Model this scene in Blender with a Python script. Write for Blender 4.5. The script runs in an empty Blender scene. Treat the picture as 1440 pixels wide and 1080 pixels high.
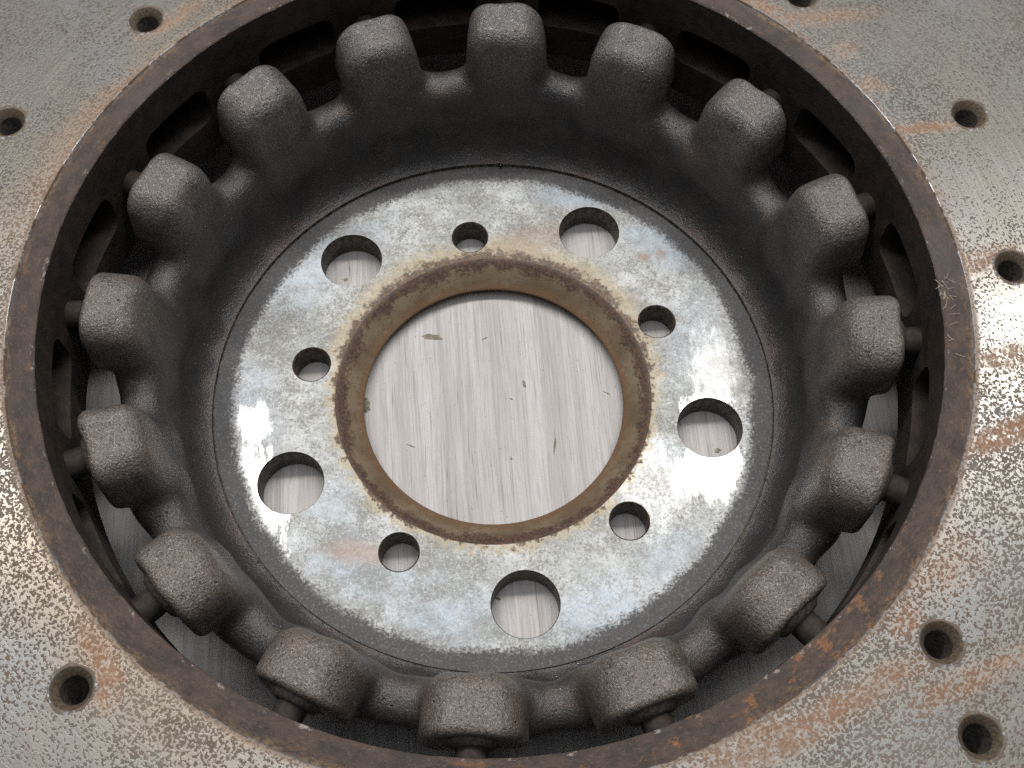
import bpy, math, random
import numpy as np
from mathutils import Vector, Matrix
from mathutils.geometry import delaunay_2d_cdt

random.seed(7)
rng = np.random.default_rng(7)
SC = bpy.context.scene
COL = SC.collection
MM = 0.001
R_ = math.radians

# ------------------------------------------------------------------ camera
CAM_POS = (0.009, -138.948, 289.959)          # mm; z = 0 is the hub mounting face
PITCH, YAW, ROLL = 0.454614, -0.004190, -0.027074
FOCAL_PX = 1634.99                            # on a 1440 px wide frame
cam = bpy.data.cameras.new('camera')
cam_o = bpy.data.objects.new('camera', cam)
COL.objects.link(cam_o)
SC.camera = cam_o
cam.sensor_width = 36.0
cam.lens = 36.0 * FOCAL_PX / 1440.0
cam.clip_start = 0.005
cam.clip_end = 50.0
rot = Matrix.Rotation(ROLL, 4, 'Z') @ Matrix.Rotation(PITCH, 4, 'X') @ Matrix.Rotation(YAW, 4, 'Y')
cam_o.matrix_world = Matrix.Translation(Vector(CAM_POS) * MM) @ rot

cam_m = Matrix.Translation(Vector(CAM_POS) * MM) @ rot


def on_plane(u, v, z):
    """point of the plane z (mm) seen at pixel (u, v) of the 1440 x 1080 photograph"""
    d = cam_m.to_3x3() @ Vector(((u - 720) / FOCAL_PX, -(v - 540) / FOCAL_PX, -1))
    o = Vector(CAM_POS)
    return o + d * ((z - o.z) / d.z)


# ------------------------------------------------------------------ world and lamps
world = bpy.data.worlds.new('World')
SC.world = world
world.use_nodes = True
bg = world.node_tree.nodes['Background']
bg.inputs['Color'].default_value = (0.90, 0.95, 1.0, 1)
bg.inputs['Strength'].default_value = 0.065


def area(name, loc, target, sx, sy, power, color):
    l = bpy.data.lights.new(name, 'AREA')
    l.shape = 'RECTANGLE'
    l.size, l.size_y, l.energy, l.color = sx, sy, power, color
    o = bpy.data.objects.new(name, l)
    COL.objects.link(o)
    o.location = loc
    o.rotation_euler = (Vector(target) - Vector(loc)).to_track_quat('-Z', 'Y').to_euler()
    return o


tube_lamp = area('ceiling_tube_lamp', (0.0, 0.43, 1.06), (0, 0, 0), 1.55, 0.12, 16.0, (1.0, 0.98, 0.95))
tube_lamp.rotation_euler = (-0.385, 0, R_(3.0))
area('overhead_fill', (0.0, -0.10, 1.60), (0, 0, 0), 1.1, 1.1, 8.5, (0.95, 0.98, 1.0))  # added soft fill, brightens the wood seen through the holes

SC.view_settings.view_transform = 'Standard'
SC.view_settings.look = 'None'
SC.view_settings.exposure = 0.0
SC.view_settings.gamma = 1.0
SC.render.engine = 'CYCLES'
SC.cycles.use_denoising = False
SC.cycles.max_bounces = 5
SC.cycles.diffuse_bounces = 3
SC.cycles.glossy_bounces = 3
SC.cycles.use_adaptive_sampling = True
SC.cycles.adaptive_threshold = 0.02


# ------------------------------------------------------------------ node helper
class N:
    """small wrapper to write node trees as expressions"""

    def __init__(self, name):
        self.mat = bpy.data.materials.new(name)
        self.mat.use_nodes = True
        self.t = self.mat.node_tree
        self.t.nodes.clear()
        self.out = self.t.nodes.new('ShaderNodeOutputMaterial')
        tc = self.t.nodes.new('ShaderNodeTexCoord')
        self.P = self.vmath('SCALE', tc.outputs['Object'], None, s=1000.0)   # millimetres
        sx = self.t.nodes.new('ShaderNodeSeparateXYZ')
        self.t.links.new(self.P, sx.inputs[0])
        self.x, self.y, self.z = sx.outputs
        self._r = self._a = None

    def put(self, sock, v):
        if isinstance(v, bpy.types.NodeSocket):
            self.t.links.new(v, sock)
        elif v is not None:
            if isinstance(v, (tuple, list)) and len(v) == 3 and sock.type == 'RGBA':
                v = (*v, 1)
            sock.default_value = v

    def m(self, op, a, b=None, c=None, clamp=False):
        n = self.t.nodes.new('ShaderNodeMath')
        n.operation = op
        n.use_clamp = clamp
        for i, v in enumerate((a, b, c)):
            if v is not None:
                self.put(n.inputs[i], v)
        return n.outputs[0]

    def add(self, a, b): return self.m('ADD', a, b)
    def sub(self, a, b): return self.m('SUBTRACT', a, b)
    def mul(self, a, b): return self.m('MULTIPLY', a, b)
    def mx(self, a, b): return self.m('MAXIMUM', a, b)
    def mn(self, a, b): return self.m('MINIMUM', a, b)
    def inv(self, a): return self.m('SUBTRACT', 1.0, a, clamp=True)

    def vmath(self, op, a, b=None, s=None):
        n = self.t.nodes.new('ShaderNodeVectorMath')
        n.operation = op
        self.put(n.inputs[0], a)
        if b is not None:
            self.put(n.inputs[1], b)
        if s is not None:
            self.put(n.inputs['Scale'], s)
        return n.outputs[0]

    def vec(self, x, y, z):
        n = self.t.nodes.new('ShaderNodeCombineXYZ')
        for i, v in enumerate((x, y, z)):
            self.put(n.inputs[i], v)
        return n.outputs[0]

    @property
    def r(self):
        if self._r is None:
            self._r = self.m('SQRT', self.add(self.mul(self.x, self.x), self.mul(self.y, self.y)))
        return self._r

    @property
    def a(self):            # angle, zero at -y, seam at +y
        if self._a is None:
            self._a = self.m('ARCTAN2', self.x, self.mul(self.y, -1.0))
        return self._a

    def noise(self, vec, scale, detail=3.0, rough=0.55, w=None, dist=0.0, color=False):
        n = self.t.nodes.new('ShaderNodeTexNoise')
        n.noise_dimensions = '3D'
        if w is not None:                       # another, unrelated pattern
            vec = self.vmath('ADD', vec, (137.0 * w, -71.0 * w, 59.0 * w))
        self.put(n.inputs['Vector'], vec)
        n.inputs['Scale'].default_value = scale
        n.inputs['Detail'].default_value = detail
        n.inputs['Roughness'].default_value = rough
        n.inputs['Distortion'].default_value = dist
        return n.outputs['Color' if color else 'Fac']

    def voronoi(self, vec, scale, feature='F1', out='Distance', rand=1.0):
        n = self.t.nodes.new('ShaderNodeTexVoronoi')
        n.feature = feature
        self.put(n.inputs['Vector'], vec)
        n.inputs['Scale'].default_value = scale
        n.inputs['Randomness'].default_value = rand
        return n.outputs[out]

    def step(self, v, lo, hi):       # smooth 0..1
        n = self.t.nodes.new('ShaderNodeMapRange')
        n.interpolation_type = 'SMOOTHSTEP'
        n.clamp = True
        self.put(n.inputs['Value'], v)
        self.put(n.inputs['From Min'], lo)
        self.put(n.inputs['From Max'], hi)
        return n.outputs[0]

    def lerp(self, v, a, b, lo=0.0, hi=1.0):
        n = self.t.nodes.new('ShaderNodeMapRange')
        n.clamp = True
        self.put(n.inputs['Value'], v)
        self.put(n.inputs['From Min'], lo)
        self.put(n.inputs['From Max'], hi)
        self.put(n.inputs['To Min'], a)
        self.put(n.inputs['To Max'], b)
        return n.outputs[0]

    def mix(self, f, a, b, mode='MIX'):
        n = self.t.nodes.new('ShaderNodeMix')
        n.data_type = 'RGBA'
        n.blend_type = mode
        self.put(n.inputs[0], f)
        self.put(n.inputs[6], a)
        self.put(n.inputs[7], b)
        return n.outputs[2]

    def blob(self, cx, cy, rx, ry, deg, warp=None, edge=0.5):
        """elliptic stain at (cx, cy) mm with half axes rx, ry turned by deg"""
        c, s = math.cos(R_(deg)), math.sin(R_(deg))
        dx, dy = self.sub(self.x, cx), self.sub(self.y, cy)
        u = self.mul(self.add(self.mul(dx, c), self.mul(dy, s)), 1 / rx)
        v = self.mul(self.sub(self.mul(dy, c), self.mul(dx, s)), 1 / ry)
        d = self.m('SQRT', self.add(self.mul(u, u), self.mul(v, v)))
        if warp is not None:
            d = self.add(d, warp)
        return self.inv(self.step(d, edge, 1.0 + (1.0 - edge) * 0.6))

    def bump(self, h, strength, dist_mm, normal=None):
        n = self.t.nodes.new('ShaderNodeBump')
        self.put(n.inputs['Height'], h)
        self.put(n.inputs['Strength'], strength)
        n.inputs['Distance'].default_value = dist_mm * MM
        if normal is not None:
            self.put(n.inputs['Normal'], normal)
        return n.outputs[0]

    def tangent(self):
        n = self.t.nodes.new('ShaderNodeVectorMath')
        n.operation = 'NORMALIZE'
        self.put(n.inputs[0], self.vec(self.x, self.y, 0.0))
        return n.outputs[0]

    def bsdf(self, color, rough, metal=0.0, normal=None, spec=0.5, aniso=None, tangent=None, coat=None):
        b = self.t.nodes.new('ShaderNodeBsdfPrincipled')
        self.put(b.inputs['Base Color'], color)
        self.put(b.inputs['Roughness'], rough)
        self.put(b.inputs['Metallic'], metal)
        self.put(b.inputs['Specular IOR Level'], spec)
        if normal is not None:
            self.put(b.inputs['Normal'], normal)
        if aniso is not None:
            self.put(b.inputs['Anisotropic'], aniso)
            self.put(b.inputs['Tangent'], tangent)
        self.t.links.new(b.outputs[0], self.out.inputs['Surface'])
        return self.mat


# ------------------------------------------------------------------ materials
def mat_wood():
    n = N('whitewashed_wood')
    c, s = math.cos(R_(3.0)), math.sin(R_(3.0))
    wob = n.noise(n.vec(n.mul(n.x, 0.02), n.mul(n.y, 0.012), 0.0), 1.0, 2.0)
    u = n.add(n.add(n.mul(n.x, c), n.mul(n.y, s)), n.mul(wob, 1.6))
    v = n.sub(n.mul(n.y, c), n.mul(n.x, s))
    broad = n.noise(n.vec(u, n.mul(v, 0.02), 0.0), 0.13, 3.0, 0.5)
    mid = n.noise(n.vec(u, n.mul(v, 0.014), 0.0), 0.62, 4.0, 0.62, w=3.1)
    fine = n.noise(n.vec(u, n.mul(v, 0.022), 0.0), 2.1, 3.0, 0.6, w=8.2)
    col = n.mix(n.step(broad, 0.36, 0.66), (0.425, 0.40, 0.39), (0.53, 0.51, 0.50))
    col = n.mix(n.mul(n.step(mid, 0.50, 0.70), 0.36), col, (0.31, 0.28, 0.275))
    col = n.mix(n.mul(n.step(mid, 0.48, 0.32), 0.14), col, (0.66, 0.655, 0.655))
    col = n.mix(n.mul(n.step(fine, 0.50, 0.70), 0.50), col, (0.28, 0.25, 0.245))
    hair = n.noise(n.vec(u, n.mul(v, 0.03), 0.0), 3.4, 2.0, 0.6, w=14.0)
    col = n.mix(n.mul(n.step(hair, 0.52, 0.70), 0.38), col, (0.25, 0.225, 0.22))
    col = n.mix(n.mul(n.step(fine, 0.46, 0.34), 0.20), col, (0.70, 0.695, 0.69))
    line = n.noise(n.vec(u, n.mul(v, 0.010), 0.0), 0.75, 2.0, 0.5, w=5.5)
    line = n.inv(n.step(n.m('ABSOLUTE', n.sub(line, 0.52)), 0.0, 0.014))
    brk = n.noise(n.vec(n.mul(u, 0.6), n.mul(v, 0.05), 0.0), 0.6, 2.0, w=1.7)
    col = n.mix(n.mul(n.mul(line, n.step(brk, 0.42, 0.58)), 0.75), col, (0.17, 0.142, 0.135))
    speck = n.voronoi(n.P, 0.75)
    size = n.noise(n.P, 0.4, 2.0, w=9.0)
    sp = n.mul(n.inv(n.step(speck, 0.07, 0.15)), n.step(size, 0.53, 0.60))
    col = n.mix(n.mul(sp, 0.8), col, (0.10, 0.09, 0.085))
    grit = n.noise(n.P, 2.4, 2.0, 0.6, w=2.0)
    col = n.mix(n.mul(n.step(grit, 0.56, 0.70), 0.45), col, (0.30, 0.26, 0.25))
    nor = n.bump(n.add(fine, n.mul(mid, 1.5)), 0.25, 0.15)
    return n.bsdf(col, n.lerp(mid, 0.55, 0.72), 0.0, nor, 0.3)


def mat_friction():
    n = N('drilled_friction_steel')
    arc = n.mul(n.a, 125.0)
    pol = n.vec(n.r, arc, 0.0)
    big = n.noise(n.P, 0.018, 3.0, 0.55)
    big2 = n.noise(n.P, 0.035, 3.0, 0.6, w=4.4)
    swarp = n.mul(n.sub(n.noise(n.P, 0.09, 4.0, 0.65, w=2.2), 0.5), 1.3)
    # brushed streaks round the axis
    brush = n.noise(n.vec(n.mul(n.r, 1.0), n.mul(arc, 0.018), 0.0), 2.6, 4.0, 0.65)
    # clean bare steel grows towards the sides where wiped
    steel = n.mix(n.step(brush, 0.3, 0.7), (0.205, 0.190, 0.168), (0.325, 0.305, 0.275))
    steel = n.mix(n.mul(n.step(big2, 0.45, 0.7), 0.55), steel, (0.26, 0.285, 0.315))
    # regional tone: blue grey upper left, ochre near the inner edge
    bluetl = n.blob(-128, 120, 45, 26, 20, swarp, 0.2)
    steel = n.mix(n.mul(bluetl, 0.75), steel, (0.17, 0.19, 0.22))
    ochre = n.mul(n.step(n.add(n.r, n.mul(swarp, 14.0)), 131, 113), n.step(big, 0.38, 0.58))
    left = n.step(n.x, 20.0, -60.0)
    steel = n.mix(n.mul(n.mul(ochre, left), 0.45), steel, (0.30, 0.215, 0.14))
    # speckles
    warp = n.vmath('SCALE', n.noise(n.P, 0.8, 2.0, color=True), None, s=0.7)
    sv = n.vmath('ADD', n.vec(n.r, n.mul(arc, 0.85), 0.0), warp)
    sp = n.noise(sv, 1.4, 1.0, 0.5, w=1.0)
    sp2 = n.noise(sv, 2.3, 1.0, 0.5, w=6.0)
    cell = n.voronoi(n.vmath('ADD', sv, n.vmath('SCALE', n.noise(n.P, 1.7, 2.0, w=3.3, color=True), None, s=0.65)), 1.4)
    dens = n.noise(n.P, 0.035, 3.0, 0.6, w=7.7)
    clean = n.mx(n.blob(150, -12, 46, 13, -8, swarp, 0.3), n.mul(n.blob(-137, -32, 24, 18, 0, swarp, 0.4), 0.5))
    clean = n.mx(clean, n.mul(n.blob(150, 28, 50, 26, 0, swarp, 0.3), 0.55))
    dens = n.add(dens, n.mul(n.sub(n.noise(n.vec(n.r, n.mul(arc, 0.02), 0.0), 0.16, 3.0, 0.6, w=33.0), 0.5), 0.5))
    thr = n.add(n.sub(0.462, n.mul(n.sub(dens, 0.5), 0.32)), n.mul(clean, 0.15))
    val = n.add(n.add(n.mul(sp, 0.55), n.mul(sp2, 0.45)), n.mul(n.sub(0.40, cell), 0.40))
    fm = n.noise(n.P, 2.6, 2.0, 0.6, w=17.0)
    val = n.add(val, n.mul(n.sub(fm, 0.5), 0.10))
    spot = n.step(val, n.sub(thr, 0.045), n.add(thr, 0.055))
    topdark = n.step(n.y, -30.0, 60.0)
    spotc = n.mix(n.noise(n.P, 0.06, 3.0, w=3.0), (0.066, 0.048, 0.037), (0.135, 0.088, 0.056))
    spotc = n.mix(n.mul(topdark, 0.65), spotc, (0.045, 0.042, 0.038))
    # orange stains with shapes of their own
    st = None
    for (u, v, rx, ry, dg, w) in ((1412, 612, 13, 2.6, 22, 1.0), (1300, 180, 10, 1.9, 3, 1.0), (1150, 24, 15, 3, 6, .75), (1060, 14, 11, 5, -38, .8),
                                  (1190, 72, 3.5, 3, -40, .7), (1226, 118, 5, 3, -40, .6), (1385, 365, 8, 3, 20, .75), (1425, 500, 9, 2.6, 10, .75),
                                  (1150, 1012, 24, 3.2, 27, .9), (1062, 1050, 14, 4.5, 25, .75), (1375, 950, 16, 2.6, 22, .6), (1275, 872, 5, 3, 50, .75),
                                  (147, 950, 3.2, 7, 15, .95), (128, 905, 6, 3, -60, .6), (236, 30, 10, 3, 40, .75), (150, 150, 16, 5, 48, .45),
                                  (75, 250, 5, 16, -18, .4), (330, 1012, 9, 3, -30, .5), (20, 330, 5, 9, 0, .3), (1330, 800, 9, 6, 40, .35)):
        q_ = on_plane(u, v, 55.83)
        cx, cy = q_.x, q_.y
        b = n.mul(n.blob(cx, cy, rx, ry, dg, swarp, 0.25), w)
        st = b if st is None else n.mx(st, b)
    stx = n.mul(st, n.step(n.noise(sv, 0.55, 4.0, 0.7, w=5.0), 0.36, 0.60))
    stc = n.mix(n.noise(n.P, 0.25, 4.0, 0.7), (0.14, 0.06, 0.028), (0.35, 0.175, 0.08))
    spotc = n.mix(n.mul(st, 0.8), spotc, (0.24, 0.105, 0.04))
    steel = n.mix(n.mul(n.step(fm, 0.52, 0.70), 0.45), steel, (0.13, 0.115, 0.10))
    col = n.mix(n.mul(spot, n.lerp(n.noise(n.P, 0.07, 3.0, 0.6, w=51.0), 0.60, 0.92, 0.35, 0.6)), steel, spotc)
    col = n.mix(n.mul(stx, 0.85), col, stc)
    # grime film
    film = n.mul(n.step(n.noise(n.P, 0.012, 2.0, w=1.9), 0.40, 0.65), 0.25)
    col = n.mix(film, col, (0.17, 0.155, 0.135))
    # rim line next to the worn step
    edge = n.step(n.add(n.r, n.mul(swarp, 1.2)), 113.2, 111.9)
    col = n.mix(n.mul(edge, 0.55), col, (0.20, 0.13, 0.085))
    cover = n.mx(n.mx(spot, n.mul(stx, 0.9)), n.mul(edge, 0.6))
    metal = n.mul(n.inv(cover), n.lerp(clean, 0.42, 0.80))
    rough = n.lerp(cover, 0.27, 0.72)
    nor = n.bump(n.add(n.mul(spot, -0.6), n.add(n.mul(brush, 0.35), n.mul(stx, 0.3))), n.lerp(clean, 0.28, 0.14), 0.10)
    return n.bsdf(col, rough, metal, nor, 0.45, n.mul(n.inv(cover), 0.50), n.tangent())


def mat_band():
    n = N('brown_rust_scale')
    arc = n.mul(n.a, 108.0)
    p = n.vec(n.r, n.mul(arc, 0.55), n.z)
    a = n.noise(p, 0.32, 5.0, 0.65)
    b = n.noise(p, 1.6, 4.0, 0.72, w=2.0)
    col = n.mix(n.step(a, 0.32, 0.66), (0.042, 0.031, 0.028), (0.084, 0.056, 0.045))
    col = n.mix(n.mul(n.step(b, 0.52, 0.70), 0.6), col, (0.16, 0.105, 0.075))
    col = n.mix(n.mul(n.step(b, 0.46, 0.30), 0.6), col, (0.032, 0.026, 0.028))
    tone = n.noise(n.P, 0.03, 3.0, w=3.0)
    col = n.mix(n.mul(n.mul(n.step(tone, 0.45, 0.65), n.step(n.y, -60.0, 30.0)), 0.5), col, (0.095, 0.08, 0.080))
    # orange flakes towards the lower right
    lr = n.mul(n.step(n.y, -40.0, -85.0), n.step(n.x, -50.0, 45.0))
    om = n.mul(n.step(n.add(n.noise(p, 0.26, 5.0, 0.7, w=8.0), n.mul(lr, 0.07)), 0.62, 0.69), n.lerp(lr, 0.25, 0.65))
    col = n.mix(om, col, n.mix(b, (0.15, 0.055, 0.02), (0.40, 0.19, 0.07)))
    # ochre line along the outer edge
    ew = n.add(n.r, n.mul(n.sub(a, 0.5), 3.0))
    ol = n.mul(n.step(ew, 109.6, 110.9), n.step(n.noise(p, 0.18, 3.0, w=5.0), 0.42, 0.60))
    col = n.mix(n.mul(n.mul(ol, n.step(b, 0.42, 0.58)), 0.6), col, (0.24, 0.15, 0.075))
    # worn bright nicks along the inner arris
    nick = n.mul(n.step(n.r, 106.3, 105.5), n.step(n.noise(p, 0.5, 4.0, 0.75, w=6.0), 0.58, 0.66))
    col = n.mix(n.mul(nick, 0.8), col, (0.36, 0.31, 0.29))
    nor = n.bump(n.add(n.mul(a, 1.0), n.mul(b, 0.9)), 1.0, 0.45)
    return n.bsdf(col, n.lerp(b, 0.5, 0.8), 0.0, nor, 0.45)


def mat_inner():
    n = N('dark_rusty_casting')
    a = n.noise(n.P, 0.22, 5.0, 0.65)
    b = n.noise(n.P, 1.4, 3.0, 0.6, w=2.0)
    col = n.mix(n.step(a, 0.35, 0.68), (0.022, 0.018, 0.016), (0.050, 0.034, 0.026))
    col = n.mix(n.mul(n.step(b, 0.56, 0.72), 0.5), col, (0.10, 0.075, 0.058))
    nor = n.bump(n.add(a, n.mul(b, 0.7)), 0.7, 0.4)
    return n.bsdf(col, 0.72, 0.0, nor, 0.35)


def mat_hat():
    n = N('grey_brown_cast_iron')
    a = n.noise(n.P, 0.06, 4.0, 0.6)
    b = n.noise(n.P, 1.7, 3.0, 0.7, w=2.0)
    c = n.noise(n.P, 1.9, 3.0, 0.7, w=4.0)
    col = n.mix(n.step(a, 0.35, 0.65), (0.036, 0.034, 0.035), (0.056, 0.049, 0.047))
    # brown rim film, warmer in front; rim light and bowl shade put into colour
    up = n.step(n.add(n.z, n.mul(n.sub(a, 0.5), 14.0)), 22.0, 40.0)
    warm = n.step(n.add(n.mul(n.y, -0.01), n.mul(a, 1.2)), -0.5, 1.3)
    col = n.mix(n.mul(up, 0.85), col, n.mix(warm, (0.130, 0.120, 0.115), (0.170, 0.138, 0.116)))
    # blotches of rust and of blacker paint
    bl = n.noise(n.P, 0.13, 5.0, 0.7, w=15.0)
    col = n.mix(n.mul(n.step(bl, 0.55, 0.68), 0.45), col, (0.125, 0.078, 0.052))
    col = n.mix(n.mul(n.step(bl, 0.46, 0.34), 0.45), col, (0.030, 0.028, 0.029))
    # grains
    col = n.mix(n.mul(n.step(c, 0.55, 0.66), 0.60), col, n.mix(up, (0.105, 0.10, 0.098), (0.42, 0.39, 0.37)))
    col = n.mix(n.mul(n.step(b, 0.47, 0.36), n.lerp(up, 0.45, 0.75)), col, (0.022, 0.020, 0.019))
    dust = n.voronoi(n.P, 0.62)
    dm = n.mul(n.inv(n.step(dust, 0.05, 0.13)), n.step(n.noise(n.P, 0.22, 2.0, w=11.0), 0.53, 0.60))
    col = n.mix(n.mul(dm, 0.9), col, (0.45, 0.42, 0.40))
    # violet rust next to the machined step
    foot = n.mul(n.step(n.r, 83.0, 77.5), n.step(n.noise(n.P, 0.05, 3.0, w=7.0), 0.45, 0.62))
    col = n.mix(n.mul(foot, 0.5), col, (0.085, 0.045, 0.040))
    pit = n.mul(n.inv(n.step(n.voronoi(n.P, 0.55), 0.08, 0.22)), n.step(n.noise(n.P, 0.16, 2.0, w=21.0), 0.56, 0.62))
    h = n.add(n.mul(n.noise(n.P, 0.5, 2.0, 0.6, w=9.0), 0.30), n.add(n.mul(b, 0.55), n.mul(c, 0.45)))
    h = n.sub(h, n.mul(pit, 0.6))
    nor = n.bump(h, n.lerp(up, 0.80, 0.95), 0.55)
    return n.bsdf(col, n.lerp(b, 0.28, 0.46), 0.25, nor, 0.75)


def mat_face():
    n = N('worn_zinc_mounting_face')
    w1 = n.noise(n.P, 0.045, 4.0, 0.6)
    w2 = n.noise(n.P, 0.10, 5.0, 0.65, w=2.0)
    sp = n.noise(n.P, 1.5, 4.0, 0.75, w=3.0)
    fine = n.noise(n.P, 2.3, 3.0, 0.65, w=5.0)
    warp = n.mul(n.sub(w2, 0.5), 1.5)
    zinc = n.mix(n.step(w1, 0.35, 0.65), (0.225, 0.23, 0.222), (0.44, 0.45, 0.445))
    zinc = n.mix(n.mul(n.step(w2, 0.50, 0.68), 0.5), zinc, (0.27, 0.255, 0.215))
    # pale blue oxide bloom
    blue = None
    for (cx, cy, rx, ry, dg, k) in ((-50, 42, 22, 9, 48, .9), (-40, 52, 16, 6, 35, .8), (50, 49, 14, 7, -42, 1.), (24, 66, 13, 6, -14, .9),
                                    (-32, -50, 20, 10, -28, 1.), (-45, -30, 10, 7, -50, .6), (-8, -63, 18, 7, 0, 1.), (24, -62, 14, 8, 22, 1.),
                                    (-66, -3, 7, 14, 0, .8), (57, 16, 8, 18, 0, .55), (44, -48, 12, 6, 40, .7), (46, -20, 9, 8, 0, .5)):
        bb = n.mul(n.blob(cx, cy, rx, ry, dg, warp, 0.2), k)
        blue = bb if blue is None else n.mx(blue, bb)
    cloud = n.noise(n.P, 0.28, 5.0, 0.7, w=23.0)
    zinc = n.mix(n.mul(n.step(cloud, 0.52, 0.64), 0.55), zinc, (0.175, 0.175, 0.165))
    zinc = n.mix(n.mul(n.step(cloud, 0.47, 0.36), 0.5), zinc, (0.52, 0.53, 0.52))
    col = n.mix(n.mul(n.mul(blue, n.lerp(cloud, 1.0, 0.6, 0.4, 0.6)), 0.68), zinc, (0.36, 0.43, 0.52))
    grime = n.noise(n.vec(n.mul(n.x, 0.6), n.y, 0.0), 0.07, 5.0, 0.68, w=27.0)
    col = n.mix(n.mul(n.step(grime, 0.50, 0.66), 0.60), col, (0.15, 0.142, 0.125))
    # salt and pepper corrosion
    pep = n.step(n.add(sp, n.mul(n.sub(w2, 0.5), 0.45)), 0.47, 0.60)
    pep = n.mul(pep, n.lerp(blue, 0.95, 0.45))
    col = n.mix(n.mul(pep, 0.75), col, (0.12, 0.113, 0.10))
    salt = n.step(fine, 0.53, 0.66)
    col = n.mix(n.mul(salt, 0.45), col, (0.62, 0.63, 0.61))
    # bare wiped metal on the left and on the right
    jag = n.noise(n.vec(n.mul(n.x, 1.0), n.mul(n.y, 0.22), 0.0), 0.55, 4.0, 0.7, w=6.0)
    jw = n.add(warp, n.mul(n.sub(jag, 0.5), 1.0))
    jw = n.add(n.mul(warp, 0.5), n.mul(n.sub(jag, 0.5), 2.2))
    bare = n.mx(n.blob(-64, -28, 8.5, 19, 20, jw, 0.72), n.blob(57, -25, 13, 7.5, 4, jw, 0.72))
    bare = n.mx(bare, n.mx(n.blob(-66, -8, 4.5, 8, -5, jw, 0.72), n.blob(59, -5, 7, 4, 0, jw, 0.72)))
    bare = n.mul(n.mx(bare, n.mul(n.blob(42, -27, 13, 15, -20, jw, 0.4), 0.35)), n.lerp(n.step(sp, 0.40, 0.60), 1.0, 0.6))
    bare = n.mx(bare, n.mul(n.blob(62, 6, 8, 12, 0, jw, 0.5), 0.35))
    bare = n.mul(bare, n.inv(n.mul(n.step(n.r, 68.5, 72.0), 1.0)))
    col = n.mix(n.mul(bare, 0.92), col, (0.72, 0.72, 0.72))
    # rust round the bore
    rw = n.add(n.r, n.mul(n.sub(n.noise(n.P, 0.5, 5.0, 0.75, w=9.0), 0.5), 12.0))
    top = n.step(n.y, -10.0, 45.0)
    patch = n.mul(n.sub(n.noise(n.P, 0.11, 3.0, 0.6, w=12.0), 0.5), 7.0)
    rw = n.sub(rw, patch)
    rust = n.step(rw, n.lerp(top, 44.3, 47.4), n.lerp(top, 43.3, 45.0))
    rc = n.mix(n.step(sp, 0.42, 0.64), (0.05, 0.031, 0.026), (0.20, 0.112, 0.06))
    yel = n.mul(n.step(rw, n.lerp(top, 47.0, 54.0), n.lerp(top, 44.2, 46.0)), 0.62)
    col = n.mix(yel, col, (0.38, 0.30, 0.17))
    col = n.mix(n.mul(rust, 0.9), col, rc)
    # pinkish rust smears
    pk = n.mx(n.blob(-34, -45, 12, 3.2, -8, warp, 0.2), n.mul(n.blob(14, 51, 14, 5, 10, warp, 0.2), 0.6))
    pk = n.mx(pk, n.mul(n.mx(n.blob(45, 43, 2.2, 1.6, 0, warp, 0.4), n.blob(50, 44, 1.5, 1.8, 0, warp, 0.4)), 0.9))
    pk = n.mx(pk, n.mul(n.blob(-16, -38, 2.2, 1.4, -40, warp, 0.4), 1.0))
    col = n.mix(n.mul(pk, 0.6), col, (0.30, 0.19, 0.13))
    # dark unwiped border next to the step
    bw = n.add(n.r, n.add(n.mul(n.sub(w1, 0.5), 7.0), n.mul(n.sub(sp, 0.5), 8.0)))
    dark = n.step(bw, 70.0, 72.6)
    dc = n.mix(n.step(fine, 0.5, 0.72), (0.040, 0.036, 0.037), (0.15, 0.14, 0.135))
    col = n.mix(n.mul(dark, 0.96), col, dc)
    # soot round the holes
    bare_f = n.mul(bare, n.inv(n.mx(dark, rust)))
    metal = n.lerp(bare_f, 0.25, 0.92)
    metal = n.mul(metal, n.inv(n.mx(n.mul(dark, 0.9), rust)))
    rough = n.lerp(bare_f, 0.50, 0.34)
    rough = n.mx(rough, n.mul(n.mx(dark, rust), 0.62))
    nor = n.bump(n.add(n.mul(sp, 0.8), n.mul(fine, 0.4)), n.lerp(bare_f, 0.40, 0.10), 0.12)
    return n.bsdf(col, rough, metal, nor, 0.5, n.mul(bare_f, 0.85), n.tangent())


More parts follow.
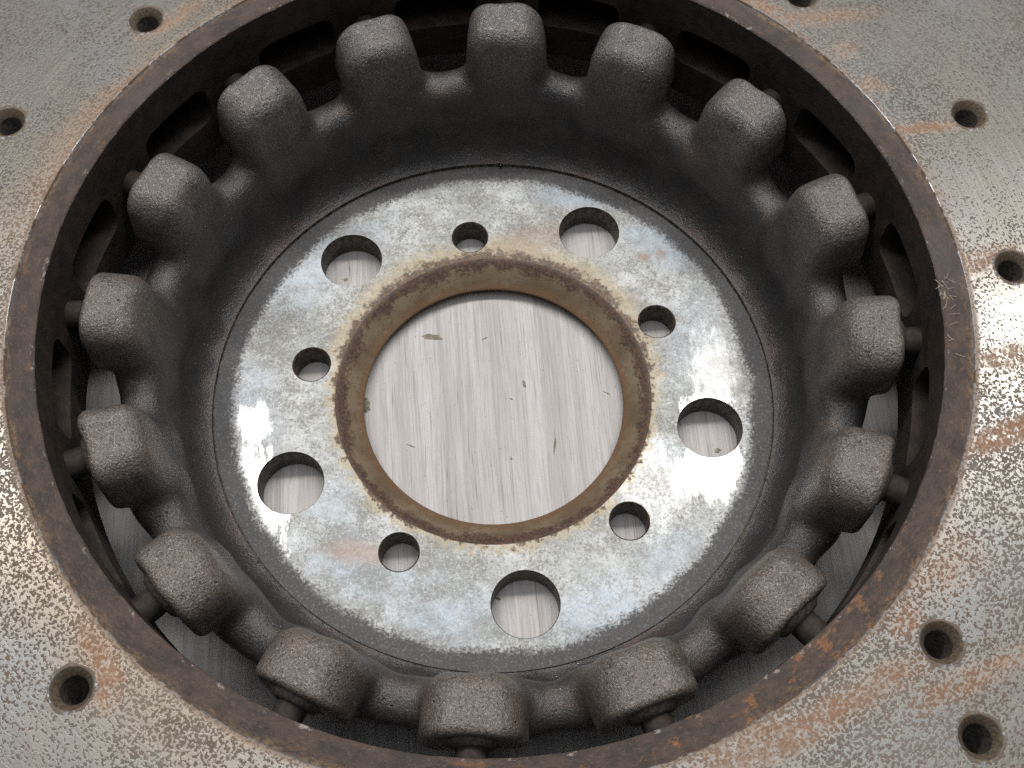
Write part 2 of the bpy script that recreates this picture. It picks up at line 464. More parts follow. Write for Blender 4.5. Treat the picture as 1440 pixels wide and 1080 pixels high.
def mat_bore():
    n = N('rusty_turned_bore')
    arc = n.mul(n.a, 40.0)
    p = n.P
    a = n.noise(p, 0.30, 5.0, 0.7)
    b = n.noise(p, 1.3, 4.0, 0.7, w=2.0)
    tan = n.mix(n.step(n.noise(p, 0.08, 3.0, w=6.0), 0.35, 0.65), (0.118, 0.084, 0.050), (0.190, 0.145, 0.094))
    line = n.m('SINE', n.mul(n.r, 13.0))
    tan = n.mix(n.mul(n.mul(n.step(line, 0.1, 0.9), n.step(n.noise(p, 0.06, 2.0, w=31.0), 0.42, 0.58)), 0.15), tan, (0.17, 0.11, 0.06))
    # orange rust creeping from below, dark scale above
    low = n.step(n.add(n.r, n.mul(n.sub(n.noise(p, 0.45, 5.0, 0.75, w=7.0), 0.5), 12.0)), 38.6, 37.4)
    col = n.mix(n.mul(low, 0.8), tan, n.mix(b, (0.07, 0.038, 0.020), (0.22, 0.118, 0.055)))
    hv = n.add(n.mul(n.sub(n.noise(p, 0.14, 4.0, 0.7, w=4.0), 0.5), 10.0), n.mul(n.sub(n.noise(p, 1.1, 4.0, 0.75, w=41.0), 0.5), 7.0))
    hi = n.step(n.add(n.r, hv), 40.3, 41.9)
    col = n.mix(n.mul(hi, 0.92), col, n.mix(n.step(b, 0.42, 0.66), (0.038, 0.024, 0.022), (0.15, 0.075, 0.04)))
    pit = n.mul(n.step(b, 0.55, 0.62), n.step(a, 0.42, 0.56))
    col = n.mix(n.mul(pit, 0.85), col, (0.10, 0.048, 0.027))
    nor = n.bump(n.add(n.mul(line, 0.07), n.add(n.mul(hi, 0.5), n.mul(b, 0.5))), 0.5, 0.2)
    return n.bsdf(col, n.lerp(b, 0.45, 0.75), 0.1, nor, 0.45)


def mat_holewall():
    n = N('sooty_hole_wall')
    a = n.noise(n.P, 0.7, 4.0, 0.65)
    col = n.mix(n.step(a, 0.40, 0.62), (0.028, 0.023, 0.020), (0.12, 0.095, 0.072))
    nor = n.bump(a, 0.5, 0.2)
    return n.bsdf(col, 0.5, 0.2, nor, 0.5)


def mat_drill():
    n = N('rusty_drill_wall')
    a = n.noise(n.P, 1.6, 3.0, 0.6)
    col = n.mix(n.step(a, 0.35, 0.68), (0.055, 0.043, 0.032), (0.125, 0.092, 0.062))
    nor = n.bump(a, 0.4, 0.15)
    return n.bsdf(col, 0.6, 0.1, nor, 0.45)


def mat_edge():
    n = N('bright_worn_arris')
    a = n.noise(n.P, 0.12, 4.0, 0.7)
    f = n.step(a, 0.46, 0.56)
    col = n.mix(f, (0.10, 0.065, 0.045), (0.62, 0.61, 0.62))
    return n.bsdf(col, n.lerp(f, 0.7, 0.25), n.mul(f, 0.9), None, 0.5)


def mat_pin():
    n = N('oily_steel_pin')
    a = n.noise(n.P, 0.5, 4.0, 0.65)
    col = n.mix(n.step(a, 0.35, 0.65), (0.026, 0.021, 0.018), (0.052, 0.041, 0.034))
    return n.bsdf(col, 0.7, 0.0, n.bump(a, 0.6, 0.3), 0.2)


def mat_plain(name, c1, c2, rough=0.7, scale=1.2):
    n = N(name)
    a = n.noise(n.P, scale, 3.0, 0.65)
    return n.bsdf(n.mix(n.step(a, 0.40, 0.62), c1, c2), rough, 0.0, n.bump(a, 0.5, 0.2), 0.4)


def mat_burr():
    n = N('blue_grey_burr')
    a = n.noise(n.P, 1.1, 4.0, 0.7)
    a2 = n.noise(n.P, 0.25, 3.0, 0.6, w=3.0)
    f = n.mul(n.step(a, 0.46, 0.60), n.step(a2, 0.42, 0.58))
    col = n.mix(f, (0.12, 0.088, 0.064), (0.24, 0.262, 0.295))
    return n.bsdf(col, n.lerp(f, 0.7, 0.42), n.mul(f, 0.5), n.bump(a, 0.5, 0.15), 0.5)


M = dict(burr=mat_burr(), wood=mat_wood(), friction=mat_friction(), band=mat_band(), inner=mat_inner(), hat=mat_hat(), face=mat_face(),
         bore=mat_bore(), hole=mat_holewall(), drill=mat_drill(), edge=mat_edge(), pin=mat_pin(),
         chip=mat_plain('chipped_wood_core', (0.13, 0.115, 0.085), (0.27, 0.23, 0.175)),
         depth_shade=mat_plain('drill_hole_shade', (0.012, 0.010, 0.009), (0.045, 0.034, 0.026), 0.8),  # near-black colour standing in for shade deep in the drilled holes
         collar=mat_plain('cast_iron_collar', (0.045, 0.038, 0.034), (0.105, 0.088, 0.078), 0.5, 1.5),
         grit=mat_plain('black_grit', (0.006, 0.006, 0.006), (0.02, 0.02, 0.02), 0.3),
         lint=mat_plain('pale_fibre', (0.40, 0.33, 0.23), (0.55, 0.47, 0.36)))


# ------------------------------------------------------------------ mesh helpers (all input in mm)
def mesh_obj(name, verts, faces, mats, parent=None, fmat=None, smooth=True, normals=None):
    me = bpy.data.meshes.new(name)
    v = np.asarray(verts, dtype=float) * MM
    me.from_pydata(v.tolist(), [], [tuple(f) for f in faces])
    for m_ in (mats if isinstance(mats, (list, tuple)) else [mats]):
        me.materials.append(m_)
    if fmat is not None:
        me.polygons.foreach_set('material_index', np.asarray(fmat, dtype=np.int32))
    me.update()
    me.polygons.foreach_set('use_smooth', np.full(len(me.polygons), smooth))
    if normals is not None:
        me.normals_split_custom_set_from_vertices(np.asarray(normals).tolist())
    o = bpy.data.objects.new(name, me)
    COL.objects.link(o)
    o.parent = parent
    return o


def empty(name, label, cat, loc=(0, 0, 0)):
    o = bpy.data.objects.new(name, None)
    o.empty_display_size = 0.02
    o.location = loc
    COL.objects.link(o)
    o['label'] = label
    o['category'] = cat
    return o


def lathe(profile, n=384, a0=0.0, wob=None):
    """surface of revolution of [(r, z)], faces oriented to the left of the walking direction"""
    t = a0 + np.linspace(0, 2 * math.pi, n, endpoint=False)
    V, F = [], []
    for (r, z) in profile:
        rr = np.full(n, r, float)
        zz = np.full(n, z, float)
        if wob is not None:
            dr, dz = wob(t, r, z)
            rr, zz = rr + dr, zz + dz
        V.append(np.stack([rr * np.cos(t), rr * np.sin(t), zz], 1))
    for k in range(len(profile) - 1):
        for i in range(n):
            j = (i + 1) % n
            F.append((k * n + i, k * n + j, (k + 1) * n + j, (k + 1) * n + i))
    return np.concatenate(V), F


def circle_pts(cx, cy, r, n):
    t = np.linspace(0, 2 * math.pi, n, endpoint=False)
    return np.stack([cx + r * np.cos(t), cy + r * np.sin(t)], 1)


def plate(r_in, r_out, holes, z, n_in=384, n_out=384, rings=()):
    """flat annulus with round holes [(cx, cy, r, n)], triangulated"""
    loops = [circle_pts(0, 0, r_in, n_in), circle_pts(0, 0, r_out, n_out)]
    for (cx, cy, r, k) in holes:
        loops.append(circle_pts(cx, cy, r, k))
    pts, edges = [], []
    for lp in loops:
        b = len(pts)
        pts += [Vector(p) for p in lp]
        edges += [(b + i, b + (i + 1) % len(lp)) for i in range(len(lp))]
    vv, _, ff, *_ = delaunay_2d_cdt(pts, edges, [], 0, 1e-6)
    V = np.array([(p.x, p.y, z) for p in vv])
    F = []
    for f in ff:
        c = V[list(f)].mean(0)
        r = math.hypot(c[0], c[1])
        if r < r_in * math.cos(math.pi / n_in) - 1e-6 and max(np.hypot(*V[list(f)][:, :2].T)) < r_in + 1e-4:
            continue
        if any(math.hypot(c[0] - h[0], c[1] - h[1]) < h[2] * 0.999 for h in holes):
            continue
        F.append(tuple(f))
    return V, F


def tube(path, rad, k=6):
    V, F = [], []
    path = [Vector(p) for p in path]
    for i, p in enumerate(path):
        d = (path[min(i + 1, len(path) - 1)] - path[max(i - 1, 0)]).normalized()
        u = d.orthogonal().normalized()
        w = d.cross(u)
        for j in range(k):
            a = 2 * math.pi * j / k
            V.append(tuple(p + (u * math.cos(a) + w * math.sin(a)) * rad))
    for i in range(len(path) - 1):
        for j in range(k):
            F.append((i * k + j, i * k + (j + 1) % k, (i + 1) * k + (j + 1) % k, (i + 1) * k + j))
    return V, F


# ------------------------------------------------------------------ the tabletop
Z_TABLE = -8.9
nx, s = 2, 900.0
top = mesh_obj('tabletop', [(-s, -s, Z_TABLE), (s, -s, Z_TABLE), (s, s, Z_TABLE), (-s, s, Z_TABLE),
                            (-s, -s, Z_TABLE - 22), (s, -s, Z_TABLE - 22), (s, s, Z_TABLE - 22), (-s, s, Z_TABLE - 22)],
               [(0, 1, 2, 3), (7, 6, 5, 4), (0, 4, 5, 1), (1, 5, 6, 2), (2, 6, 7, 3), (3, 7, 4, 0)], M['wood'], smooth=False)
top['kind'] = 'structure'

# ------------------------------------------------------------------ the brake disc
BOSS_N, BOSS_A0 = 16, 86.4
disc = empty('brake_disc', 'rusty drilled two piece brake disc lying hat down on pale wood', 'brake disc', (0, 0, 0))

# ---- friction ring
Z_TOP, Z_BOT, R_LIP, R_STEP, R_OUT = 55.83, 19.2, 105.0, 111.4, 187.0
HOLES = []
for (rr, tt) in ((123.5, 1.4), (131.3, 21.6), (139.8, 42.0), (148.0, 62.4), (156.3, 82.8), (164.5, 103.2), (172.5, 123.6)):
    for k in range(8):
        a = R_(tt + 45 * k)
        HOLES.append((rr * math.cos(a), rr * math.sin(a)))
HR_OUT, HR_IN = 4.45, 2.9


def ring_wob(t, r, z):
    if r > R_STEP + 0.02:
        return 0 * t, 0 * t
    w = sum(a * np.sin(f * t + p) for a, f, p in ((.05, 7, 1), (.05, 19, 2), (.05, 43, .5), (.05, 71, 4), (.04, 117, 1.3), (.03, 151, 2.2)))
    if r > 110.9:
        return 0.5 * w, 0 * t
    return (0.5 * w if r < 106 else 0 * t), 0.45 * w


# tunnels (cooling channels) opening in the inner wall, between the pins
SLOT_HALF, SLOT_Z0, SLOT_Z1, SLOT_R = 6.4, 31.0, 43.9, 3.6


def slot_loop():
    hw = R_(SLOT_HALF) * R_LIP
    pts = []
    for (cx, cz, a0) in ((hw - SLOT_R, SLOT_Z1 - SLOT_R, 0), (-hw + SLOT_R, SLOT_Z1 - SLOT_R, 90),
                         (-hw + SLOT_R, SLOT_Z0 + SLOT_R, 180), (hw - SLOT_R, SLOT_Z0 + SLOT_R, 270)):
        for i in range(7):
            a = R_(a0 + 15 * i)
            pts.append((cx + SLOT_R * math.cos(a), cz + SLOT_R * math.sin(a)))
    out = []
    for i, p in enumerate(pts):                 # subdivide long sides so that they can follow the cylinder
        q_ = pts[(i + 1) % len(pts)]
        k = max(1, int(math.hypot(q_[0] - p[0], q_[1] - p[1]) / 2.2))
        out += [(p[0] + (q_[0] - p[0]) * j / k, p[1] + (q_[1] - p[1]) * j / k) for j in range(k)]
    return out


def wall_sector():
    half = R_(360 / BOSS_N / 2) * R_LIP
    zt, zb = 54.9, Z_BOT
    ns, nz = 12, 10
    outer = [(-half + 2 * half * i / ns, zb) for i in range(ns)] + [(half, zb + (zt - zb) * i / nz) for i in range(nz)] \
        + [(half - 2 * half * i / ns, zt) for i in range(ns)] + [(-half, zt - (zt - zb) * i / nz) for i in range(nz)]
    sl = slot_loop()
    pts = [Vector(p) for p in outer + sl]
    e = [(i, (i + 1) % len(outer)) for i in range(len(outer))]
    b = len(outer)
    e += [(b + i, b + (i + 1) % len(sl)) for i in range(len(sl))]
    for i in range(1, ns):                      # free points keep the triangles short
        for zz in np.linspace(zb, zt, 12)[1:-1]:
            x = -half + 2 * half * i / ns
            if not (abs(x) < R_(SLOT_HALF) * R_LIP + 0.8 and SLOT_Z0 - 0.8 < zz < SLOT_Z1 + 0.8):
                pts.append(Vector((x, zz)))
    vv, _, ff, *_ = delaunay_2d_cdt(pts, e, [], 0, 1e-6)
    P = np.array([(p.x, p.y) for p in vv])
    hw = R_(SLOT_HALF) * R_LIP

    def inside(c):
        qx, qz = abs(c[0]) - hw + SLOT_R, abs(c[1] - (SLOT_Z0 + SLOT_Z1) / 2) - (SLOT_Z1 - SLOT_Z0) / 2 + SLOT_R
        return math.hypot(max(qx, 0), max(qz, 0)) + min(max(qx, qz), 0) - SLOT_R < -1e-3
    return P, [tuple(f) for f in ff if not inside(P[list(f)].mean(0))]


def cyl(P, R, ang):
    a = P[:, 0] / R_LIP + ang
    return np.stack([R * np.cos(a), R * np.sin(a), P[:, 1]], 1)


# the body of the ring: inner wall, channels, rim and underside
V, F, NB = [], [], 0
P2, F2 = wall_sector()
SL = np.array(slot_loop())
for k in range(BOSS_N):
    ang = R_(BOSS_A0 + 360 / BOSS_N * (k + 0.5))
    for RR, flip in ((R_LIP, False), (R_OUT, True)):
        V.append(cyl(P2, RR, ang))
        F += [tuple(NB + i for i in (f[::-1] if not flip else f)) for f in F2]
        NB += len(P2)
    radii = [R_LIP, R_LIP + 0.6, 118, 135, 160, R_OUT]
    L = len(SL)
    for q_, RR in enumerate(radii):
        grow = 0.0 if q_ else 0.35
        C = SL.copy()
        V.append(cyl(C, RR, ang))
    for q_ in range(len(radii) - 1):
        for i in range(L):
            j = (i + 1) % L
            F.append((NB + q_ * L + i, NB + q_ * L + j, NB + (q_ + 1) * L + j, NB + (q_ + 1) * L + i))
    NB += L * len(radii)
v2, f2 = lathe([(R_OUT, Z_BOT), (R_LIP, Z_BOT)], 192)
V.append(v2)
F += [tuple(NB + i for i in f) for f in f2]
NB += len(v2)
v2, f2 = lathe([(R_OUT, 54.9), (R_OUT, Z_TOP - 0.4), (R_OUT - 0.4, Z_TOP)], 384)
V.append(v2)
F += [tuple(NB + i for i in f[::-1]) for f in f2]
ring = mesh_obj('friction_ring', np.concatenate(V), F, M['inner'], disc, smooth=False)

# swept friction face with drilled holes
V, F = plate(R_STEP + 0.25, R_OUT - 0.4, [(x, y, HR_OUT, 40) for x, y in HOLES], Z_TOP)
ff = mesh_obj('friction_face', V, F, M['friction'], ring, smooth=False)
ff['label'] = 'grey swept face speckled with rust, drilled through'
# worn step, rusty inner border
v1, f1 = lathe([(R_STEP + 0.25, Z_TOP), (R_STEP + 0.05, Z_TOP - 0.12), (R_STEP - 0.10, Z_TOP - 0.42)], 512, wob=ring_wob)
st = mesh_obj('worn_step', v1, [f for f in f1], M['edge'], ring)
st['label'] = 'thin bright worn line between swept face and rusty border'
prof = [(R_STEP - 0.10, Z_TOP - 0.42), (R_STEP - 0.35, Z_TOP - 0.45), (R_STEP - 0.8, Z_TOP - 0.30), (110, Z_TOP - 0.36), (109, Z_TOP - .4),
        (108, Z_TOP - .44), (107, Z_TOP - .48), (106, Z_TOP - .54), (105.5, Z_TOP - .62), (105.2, Z_TOP - .74), (105.03, Z_TOP - .95), (105.0, 54.85)]
v1, f1 = lathe(prof, 512, wob=ring_wob)
bd = mesh_obj('rusty_border', v1, f1, M['band'], ring)
bd['label'] = 'brown rusted unswept border along the inner edge'
# hole linings: countersink and bore
def burr_wob(t, r, z):
    w = sum(a * np.sin(f * t + p) for a, f, p in ((.16, 3, 1), (.14, 7, 2), (.12, 11, .5), (.08, 17, 4)))
    return (w if r > HR_OUT + 0.4 else 0 * t), 0 * t


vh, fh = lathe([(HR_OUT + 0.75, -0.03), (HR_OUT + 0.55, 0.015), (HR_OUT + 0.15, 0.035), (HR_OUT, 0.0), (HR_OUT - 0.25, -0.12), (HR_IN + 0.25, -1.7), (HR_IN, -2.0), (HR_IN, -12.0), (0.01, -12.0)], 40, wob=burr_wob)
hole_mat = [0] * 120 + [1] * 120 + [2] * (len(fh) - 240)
first = None
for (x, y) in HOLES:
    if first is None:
        first = mesh_obj('drilled_hole', vh, fh, [M['burr'], M['drill'], M['depth_shade']], ring, fmat=hole_mat)
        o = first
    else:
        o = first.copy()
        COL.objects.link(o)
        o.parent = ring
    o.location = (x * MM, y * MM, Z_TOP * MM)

# ---- the hat: mounting flange + bowl with sixteen bosses, from a distance field on a polar grid
R_FACE = 77.1


def smin(a, b, k):
    h = np.clip(0.5 + 0.5 * (b - a) / k, 0, 1)
    return b * (1 - h) + a * h - k * h * (1 - h)


def seg(r, z, p0, p1):
    d = np.array(p1) - np.array(p0)
    t = np.clip(((r - p0[0]) * d[0] + (z - p0[1]) * d[1]) / (d @ d), 0, 1)
    return np.hypot(r - p0[0] - t * d[0], z - p0[1] - t * d[1])


def sdf_wall(r, th, z):
    w = seg(r, z, (86.2, 0.0), (89.8, 20.6)) - 4.9
    w = smin(w, seg(r, z, (89.4, 20.5), (90.6, 20.2)) - 4.6, 3.0)
    fl = np.maximum(np.abs(z + 4.75) - 4.5, r - 88.0)
    return smin(w, fl, 9.0)


def sdf_boss(r, th, z):
    x, y = r * np.cos(th), r * np.sin(th)
    zc = z - 36.9
    tap = np.clip((x - 82.0) / 15.0, 0, 1)
    hw = (8.8 + 1.9 * tap) * (1.0 - 0.011 * np.clip(zc, -9, 10)) + 0.5 * np.clip((x - 94.0) / 4.0, 0, 1) * np.clip(-zc / 6.0, 0, 1)
    hh = 8.7 + 0.7 * tap
    rad = 5.9
    qy, qz = np.abs(y) - hw + rad, np.abs(zc) - hh + rad
    c = np.hypot(np.maximum(qy, 0), np.maximum(qz, 0)) + np.minimum(np.maximum(qy, qz), 0) - rad
    ax = np.abs(x - 92.5) - 6.7                       # from 85.8 to 99.2
    e = 2.0 + 2.4 * np.clip((94.0 - x) / 6.0, 0, 1)       # sharper at the outer end, soft towards the bowl
    c2, a2 = c + e, ax + e
    return np.hypot(np.maximum(c2, 0), np.maximum(a2, 0)) + np.minimum(np.maximum(c2, a2), 0) - e


def sdf_web(r, th, z):                                # below each boss the bowl wall runs up as a wide tongue
    x, y = r * np.cos(th), r * np.sin(th)
    t = np.clip((z - 8.0) / 28.0, 0, 1)
    cx = 86.9 + 0.125 * z
    hw = 8.9 + 4.0 * (1 - t) ** 1.5
    qx, qy, qz = np.abs(x - cx) - 4.7 + 3.5, np.abs(y) - hw + 3.5, np.maximum(z - 40.0, 15.0 - z) + 3.5
    return np.sqrt(np.maximum(qx, 0) ** 2 + np.maximum(qy, 0) ** 2 + np.maximum(qz, 0) ** 2) + np.minimum(np.maximum(np.maximum(qx, qy), qz), 0) - 3.5


def sdf(r, th, z):
    w = sdf_wall(r, th, z)
    d = smin(w, sdf_web(r, th, z), 8.0)
    return smin(d, sdf_boss(r, th, z), 6.0)


def hat_tile(h=0.62):
    nr, nz = int((100.8 - R_FACE) / h), int((48.0 + 9.4) / h)
    nt = 58
    r = np.linspace(R_FACE, R_FACE + h * nr, nr + 1)
    z = np.linspace(-9.4, -9.4 + h * nz, nz + 1)
    dth = 2 * math.pi / BOSS_N / nt
    th = (np.arange(nt + 1) - nt / 2) * dth           # the last row equals the first of the next tile
    G = np.stack(np.meshgrid(r, th, z, indexing='ij'), -1)
    D = sdf(G[..., 0], G[..., 1], G[..., 2])
    S = D < 0
    c = [S[i:nr + i, j:nt + j, k:nz + k] for i in (0, 1) for j in (0, 1) for k in (0, 1)]
    act = np.any(c, 0) & ~np.all(c, 0)
    idx = np.full(act.shape, -1)
    idx[act] = np.arange(act.sum())
    ci = np.argwhere(act)
    # vertex: mean of edge crossings
    acc, cnt = np.zeros((len(ci), 3)), np.zeros(len(ci))
    cs = [(i, j, k) for i in (0, 1) for j in (0, 1) for k in (0, 1)]
    for a in cs:
        for b in cs:
            if sum(b) - sum(a) == 1 and all(y >= x for x, y in zip(a, b)):
                pa, pb = tuple((ci + a).T), tuple((ci + b).T)
                da, db = D[pa], D[pb]
                m_ = (da < 0) != (db < 0)
                t = np.where(m_, da / np.where(m_, da - db, 1), 0)[:, None]
                acc += np.where(m_[:, None], G[pa] + (G[pb] - G[pa]) * t, 0)
                cnt += m_
    V = acc / cnt[:, None]

    def grad(V):
        e = 0.05
        g = np.zeros_like(V)
        for ax in range(3):
            d = np.zeros(3)
            d[ax] = e
            sc = V[:, 0] if ax == 1 else 1.0
            A, B = V.copy(), V.copy()
            if ax == 1:
                A[:, 1] += e / sc
                B[:, 1] -= e / sc
            else:
                A += d
                B -= d
            g[:, ax] = (sdf(*A.T) - sdf(*B.T)) / (2 * e)
        return g
    for _ in range(3):                                # pull onto the surface
        g = grad(V)
        n2 = np.maximum((g ** 2).sum(1), 0.05)
        stp = (sdf(*V.T) / n2)[:, None] * g
        stp = np.clip(stp, -0.3, 0.3)
        V[:, 0] -= stp[:, 0]
        V[:, 1] -= stp[:, 1] / V[:, 0]
        V[:, 2] -= stp[:, 2]
    V[:, 0] = np.where(ci[:, 0] == 0, R_FACE, V[:, 0])      # close the seam to the machined face
    g = grad(V)
    g /= np.linalg.norm(g, axis=1)[:, None]
    # quads: (cell, tile offset)
    Q = []
    # edges along r (axis 0): cells around (i, j-1..j, k-1..k)
    def cell(i, j, k):
        off = np.where(j < 0, -1, 0)
        jj = np.where(j < 0, nt - 1, j)
        return idx[i, jj, k], off
    for ax in range(3):
        if ax == 0:
            A, B = S[:-1, :nt, 1:-1], S[1:, :nt, 1:-1]
            e = np.argwhere(A != B)
            i, j, k = e[:, 0], e[:, 1], e[:, 2] + 1
            cc = [cell(i, j - 1, k - 1), cell(i, j, k - 1), cell(i, j, k), cell(i, j - 1, k)]
            sg = A[tuple(e.T)]
        elif ax == 1:
            A, B = S[1:-1, :nt, 1:-1], S[1:-1, 1:, 1:-1]
            e = np.argwhere(A != B)
            i, j, k = e[:, 0] + 1, e[:, 1], e[:, 2] + 1
            cc = [cell(i - 1, j, k - 1), cell(i - 1, j, k), cell(i, j, k), cell(i, j, k - 1)]
            sg = A[tuple(e.T)]
        else:
            A, B = S[1:-1, :nt, :-1], S[1:-1, :nt, 1:]
            e = np.argwhere(A != B)
            i, j, k = e[:, 0] + 1, e[:, 1], e[:, 2]
            cc = [cell(i - 1, j - 1, k), cell(i, j - 1, k), cell(i, j, k), cell(i - 1, j, k)]
            sg = A[tuple(e.T)]
        q_ = np.stack([np.stack([a, o], -1) for a, o in cc], 1)     # n,4,2
        q_[~sg] = q_[~sg][:, ::-1]
        Q.append(q_)
    return V, g, np.concatenate(Q)


TV, TG, TQ = hat_tile()
nV = len(TV)
# which faces belong to the boss
cen = TV[np.where(TQ[:, :, 0] >= 0, TQ[:, :, 0], 0)].copy()
wrap = (TQ[:, :, 1] != 0).any(1)
cm = cen.mean(1)
isb = (sdf_boss(*cm.T) < np.minimum(sdf_wall(*cm.T), sdf_web(*cm.T))) & ~wrap & (cm[:, 2] > 26)

# every tile gets its own slight casting unevenness, continuous round the hat
waves = [(rng.integers(3, 60), rng.uniform(0, 6.28), rng.uniform(-.25, .25), rng.uniform(-.25, .25), rng.uniform(0.03, 0.075)) for _ in range(26)]
allV, allN = [], []
for k in range(BOSS_N):
    a0 = R_(BOSS_A0 + 360 / BOSS_N * k)
    th = TV[:, 1] + a0
    w = sum(A * np.sin(f * th + p + kr * TV[:, 0] + kz * TV[:, 2]) for f, p, kr, kz, A in waves)
    fade = np.clip((TV[:, 0] - R_FACE) / 3.0, 0, 1)
    w = w * fade
    r = TV[:, 0] + w * TG[:, 0]
    t2 = th + w * TG[:, 1] / TV[:, 0]
    z = TV[:, 2] + w * TG[:, 2]
    allV.append(np.stack([r * np.cos(t2), r * np.sin(t2), z], 1))
allV = np.concatenate(allV)
allF, allB = [], []
for k in range(BOSS_N):
    f = TQ[:, :, 0] + ((k + TQ[:, :, 1]) % BOSS_N) * nV
    allF.append(f)
    allB.append(np.where(isb, k, -1))
allF, allB = np.concatenate(allF), np.concatenate(allB)
# smooth vertex normals over the whole casting, so that the cut between hat and bosses does not show
fn = np.cross(allV[allF[:, 2]] - allV[allF[:, 0]], allV[allF[:, 3]] - allV[allF[:, 1]])
vn = np.zeros_like(allV)
for c in range(4):
    np.add.at(vn, allF[:, c], fn)
vn /= np.maximum(np.linalg.norm(vn, axis=1), 1e-9)[:, None]


def sub_mesh(name, sel, parent):
    f = allF[sel]
    u, inv_ = np.unique(f, return_inverse=True)
    return mesh_obj(name, allV[u], inv_.reshape(-1, 4), M['hat'], parent, normals=vn[u])


hat = sub_mesh('hat', allB < 0, disc)
hat['label'] = 'dark grey cast iron bowl shaped hat with scalloped rim'
for k in range(BOSS_N):
    sub_mesh('boss', allB == k, hat)

# machined mounting face with bolt holes
R_CONE = 43.72
LA, SA, R_L, R_S = 132.556, 96.465, 60.0, 51.685
big = [(R_L * math.cos(R_(LA - 72 * k)), R_L * math.sin(R_(LA - 72 * k))) for k in range(5)]
small = [(R_S * math.cos(R_(SA - 72 * k)), R_S * math.sin(R_(SA - 72 * k))) for k in range(5)]
RB, RS = 8.95, 5.45
R_GROOVE = R_FACE - 0.45
V, F = plate(R_CONE, R_GROOVE, [(x, y, RB, 64) for x, y in big] + [(x, y, RS, 48) for x, y in small], 0.0, 256, 256)
mf = mesh_obj('mounting_face', V, F, M['face'], hat, smooth=False)
mf['label'] = 'flat pale zinc grey mounting face with blue and rust stains'
z_foot = float(TV[(TV[:, 0] < R_FACE + 1e-6) & (TV[:, 2] > -2)][:, 2].mean())
v1, f1 = lathe([(R_GROOVE, 0.0), (R_GROOVE + 0.03, -0.6), (R_FACE, -0.6), (R_FACE, z_foot + 0.02)], 256)
mesh_obj('machined_groove', v1, f1, M['hole'], hat)
for name, pts, ro, ri in (('bolt_hole', big, RB, RB - 0.22), ('screw_hole', small, RS, RS - 0.40)):
    vh, fh = lathe([(ro, 0.0), (ri, -0.35), (ri, -8.3), (ri + 0.2, -8.55)], 64)
    first = None
    for (x, y) in pts:
        if first is None:
            o = first = mesh_obj(name, vh, fh, M['hole'], hat)
        else:
            o = first.copy()
            COL.objects.link(o)
            o.parent = hat
        o.location = (x * MM, y * MM, 0)


def bore_wob(t, r, z):
    w = sum(a * np.sin(f * t + p) for a, f, p in ((.08, 5, 1), (.07, 13, 2), (.06, 29, .5), (.06, 47, 4), (.05, 83, 1.3)))
    return (0.8 * w if 39.5 < r < 43.5 else 0 * t), (0.8 * w if 39.5 < r < 43.5 else 0 * t)


v1, f1 = lathe([(43.72, 0.0), (43.2, -0.12), (42.5, -0.55), (41.6, -1.15), (40.8, -1.75), (40.0, -2.35), (38.6, -3.5), (37.3, -4.6), (36.6, -5.0),
                (36.3, -5.3), (36.4, -5.6), (38.0, -6.4), (41.0, -8.6)], 320, wob=bore_wob)
bo = mesh_obj('centre_bore', v1, f1, M['bore'], hat)
bo['label'] = 'tapered centre bore ringed with brown rust'
v1, f1 = lathe([(36.3, -8.6), (96.0, -8.6)], 128)
mesh_obj('flange_underside', v1, f1, M['hole'], hat) if False else None

# ---- pins between bosses and ring
vp, fp = lathe([(3.5, 97.0), (3.5, 112.0)], 28)
vc, fc = lathe([(6.6, 98.8), (6.3, 99.4), (5.0, 100.5), (4.5, 100.7), (3.4, 100.75)], 32)
to_x = lambda v: np.stack([v[:, 2], v[:, 0], v[:, 1]], 1)
p0 = c0 = None
for k in range(BOSS_N):
    if p0 is None:
        p, c = mesh_obj('locating_pin', to_x(vp), fp, M['pin'], disc), mesh_obj('collar', to_x(vc), fc, M['collar'])
        p0, c0 = p, c
    else:
        p, c = p0.copy(), c0.copy()
        COL.objects.link(p)
        COL.objects.link(c)
        p.parent = disc
    c.parent = p
    p.location = (0, 0, 37.4 * MM)
    p.rotation_euler = (0, 0, R_(BOSS_A0 + 360 / BOSS_N * k))


# ------------------------------------------------------------------ chips in the wood, grit
def flake(name, outline, z, h, mat, parent):
    n = len(outline)
    cx, cy = sum(p[0] for p in outline) / n, sum(p[1] for p in outline) / n
    V = [(x, y, z) for x, y in outline] + [(cx + (x - cx) * .72, cy + (y - cy) * .72, z + h) for x, y in outline] + [(cx, cy, z + h * 0.5)]
    F = [(i, (i + 1) % n, n + (i + 1) % n, n + i) for i in range(n)] + [(n + i, n + (i + 1) % n, 2 * n) for i in range(n)]
    return mesh_obj(name, V, F, mat, parent)


def blobline(cx, cy, rx, ry, deg, n=14):
    out = []
    for i in range(n):
        a = 2 * math.pi * i / n
        k = random.uniform(0.65, 1.15)
        x, y = rx * k * math.cos(a), ry * k * math.sin(a)
        c, s_ = math.cos(R_(deg)), math.sin(R_(deg))
        out.append((cx + x * c - y * s_, cy + x * s_ + y * c))
    return out


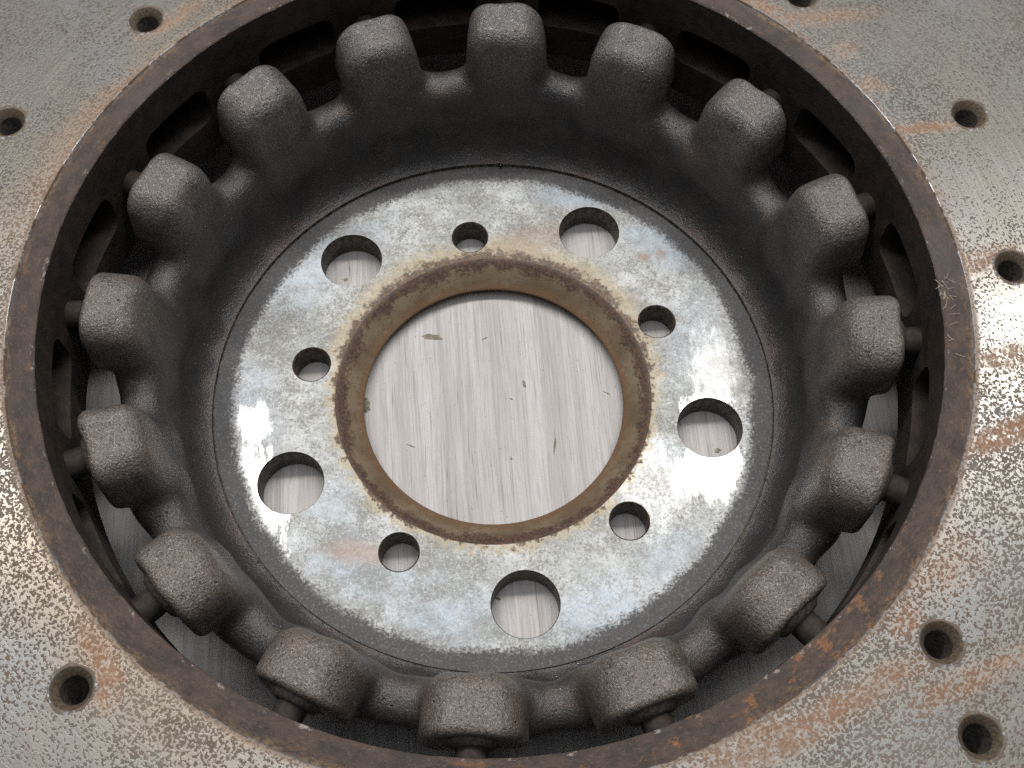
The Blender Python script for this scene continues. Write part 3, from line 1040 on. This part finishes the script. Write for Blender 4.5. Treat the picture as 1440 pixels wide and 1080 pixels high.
for (u, v, rx, ry, dg) in ((607, 474, 3.6, 1.2, -6), (682, 476, 1.1, 0.25, 25), (737, 540, 0.55, 1.4, 15), (719, 561, 0.5, 0.3, -30),
                           (578, 627, 1.4, 0.18, -25), (515, 572, 1.3, 2.6, 5), (854, 553, 1.3, 0.15, -30), (719, 645, 0.35, 0.4, 0),
                           (780, 628, 0.3, 3.0, -8), (486, 393, 1.0, 0.7, 20), (1009, 634, 1.2, 0.7, 25), (701, 842, 0.7, 0.5, 0)):
    p = on_plane(u, v, Z_TABLE)
    flake('chip', blobline(p.x, p.y, rx, ry, dg), Z_TABLE + 0.02, 0.12, M['chip'], top)

p = on_plane(704, 233, 0.4)
g = mesh_obj('grit_bead', *(lambda q_: ([(p.x + x * 0.6, p.y + y * 0.85, 0.55 + z * 0.6) for x, y, z in q_[0]], q_[1]))(
    (lambda r, s_: ([(math.cos(a) * math.sin(b), math.sin(a) * math.sin(b), math.cos(b)) for b in r for a in s_],
                    [(i * 10 + j, (i + 1) * 10 + j, (i + 1) * 10 + (j + 1) % 10, i * 10 + (j + 1) % 10) for i in range(len(r) - 1) for j in range(10)]))(
        np.linspace(0.05, 3.09, 8), np.linspace(0, 2 * math.pi, 10, endpoint=False))), M['grit'])
g['label'] = 'tiny black bead of grit on the step above the mounting face'
g['category'] = 'grit'

# ------------------------------------------------------------------ lint caught on the inner edge of the border
lv, lf = [], []
base = on_plane(1324, 420, 55.6)
for i in range(26):
    k = random.gauss(0, 1)
    a = R_(-0.5 + 5.0 * 0.55 * k) + math.atan2(base.y, base.x)
    rr = random.uniform(105.2, 107.2)
    p0_ = Vector((rr * math.cos(a), rr * math.sin(a), 55.4))
    d = Vector((random.uniform(-1, 1), random.uniform(-1, 1), random.uniform(0.0, 0.5))).normalized()
    bend = Vector((random.uniform(-1, 1), random.uniform(-1, 1), 0.1)) * 0.6
    ln = random.uniform(0.8, 2.6)
    pts = [p0_ + d * ln * t + bend * t * t for t in (0, .25, .5, .75, 1)]
    v_, f_ = tube(pts, 0.055, 4)
    b_ = len(lv)
    lv += v_
    lf += [tuple(b_ + i_ for i_ in f) for f in f_]
lint = mesh_obj('lint_tuft', lv, lf, M['lint'])
lint['label'] = 'pale lint fibres caught on the rusty inner edge at the right'
lint['category'] = 'lint'
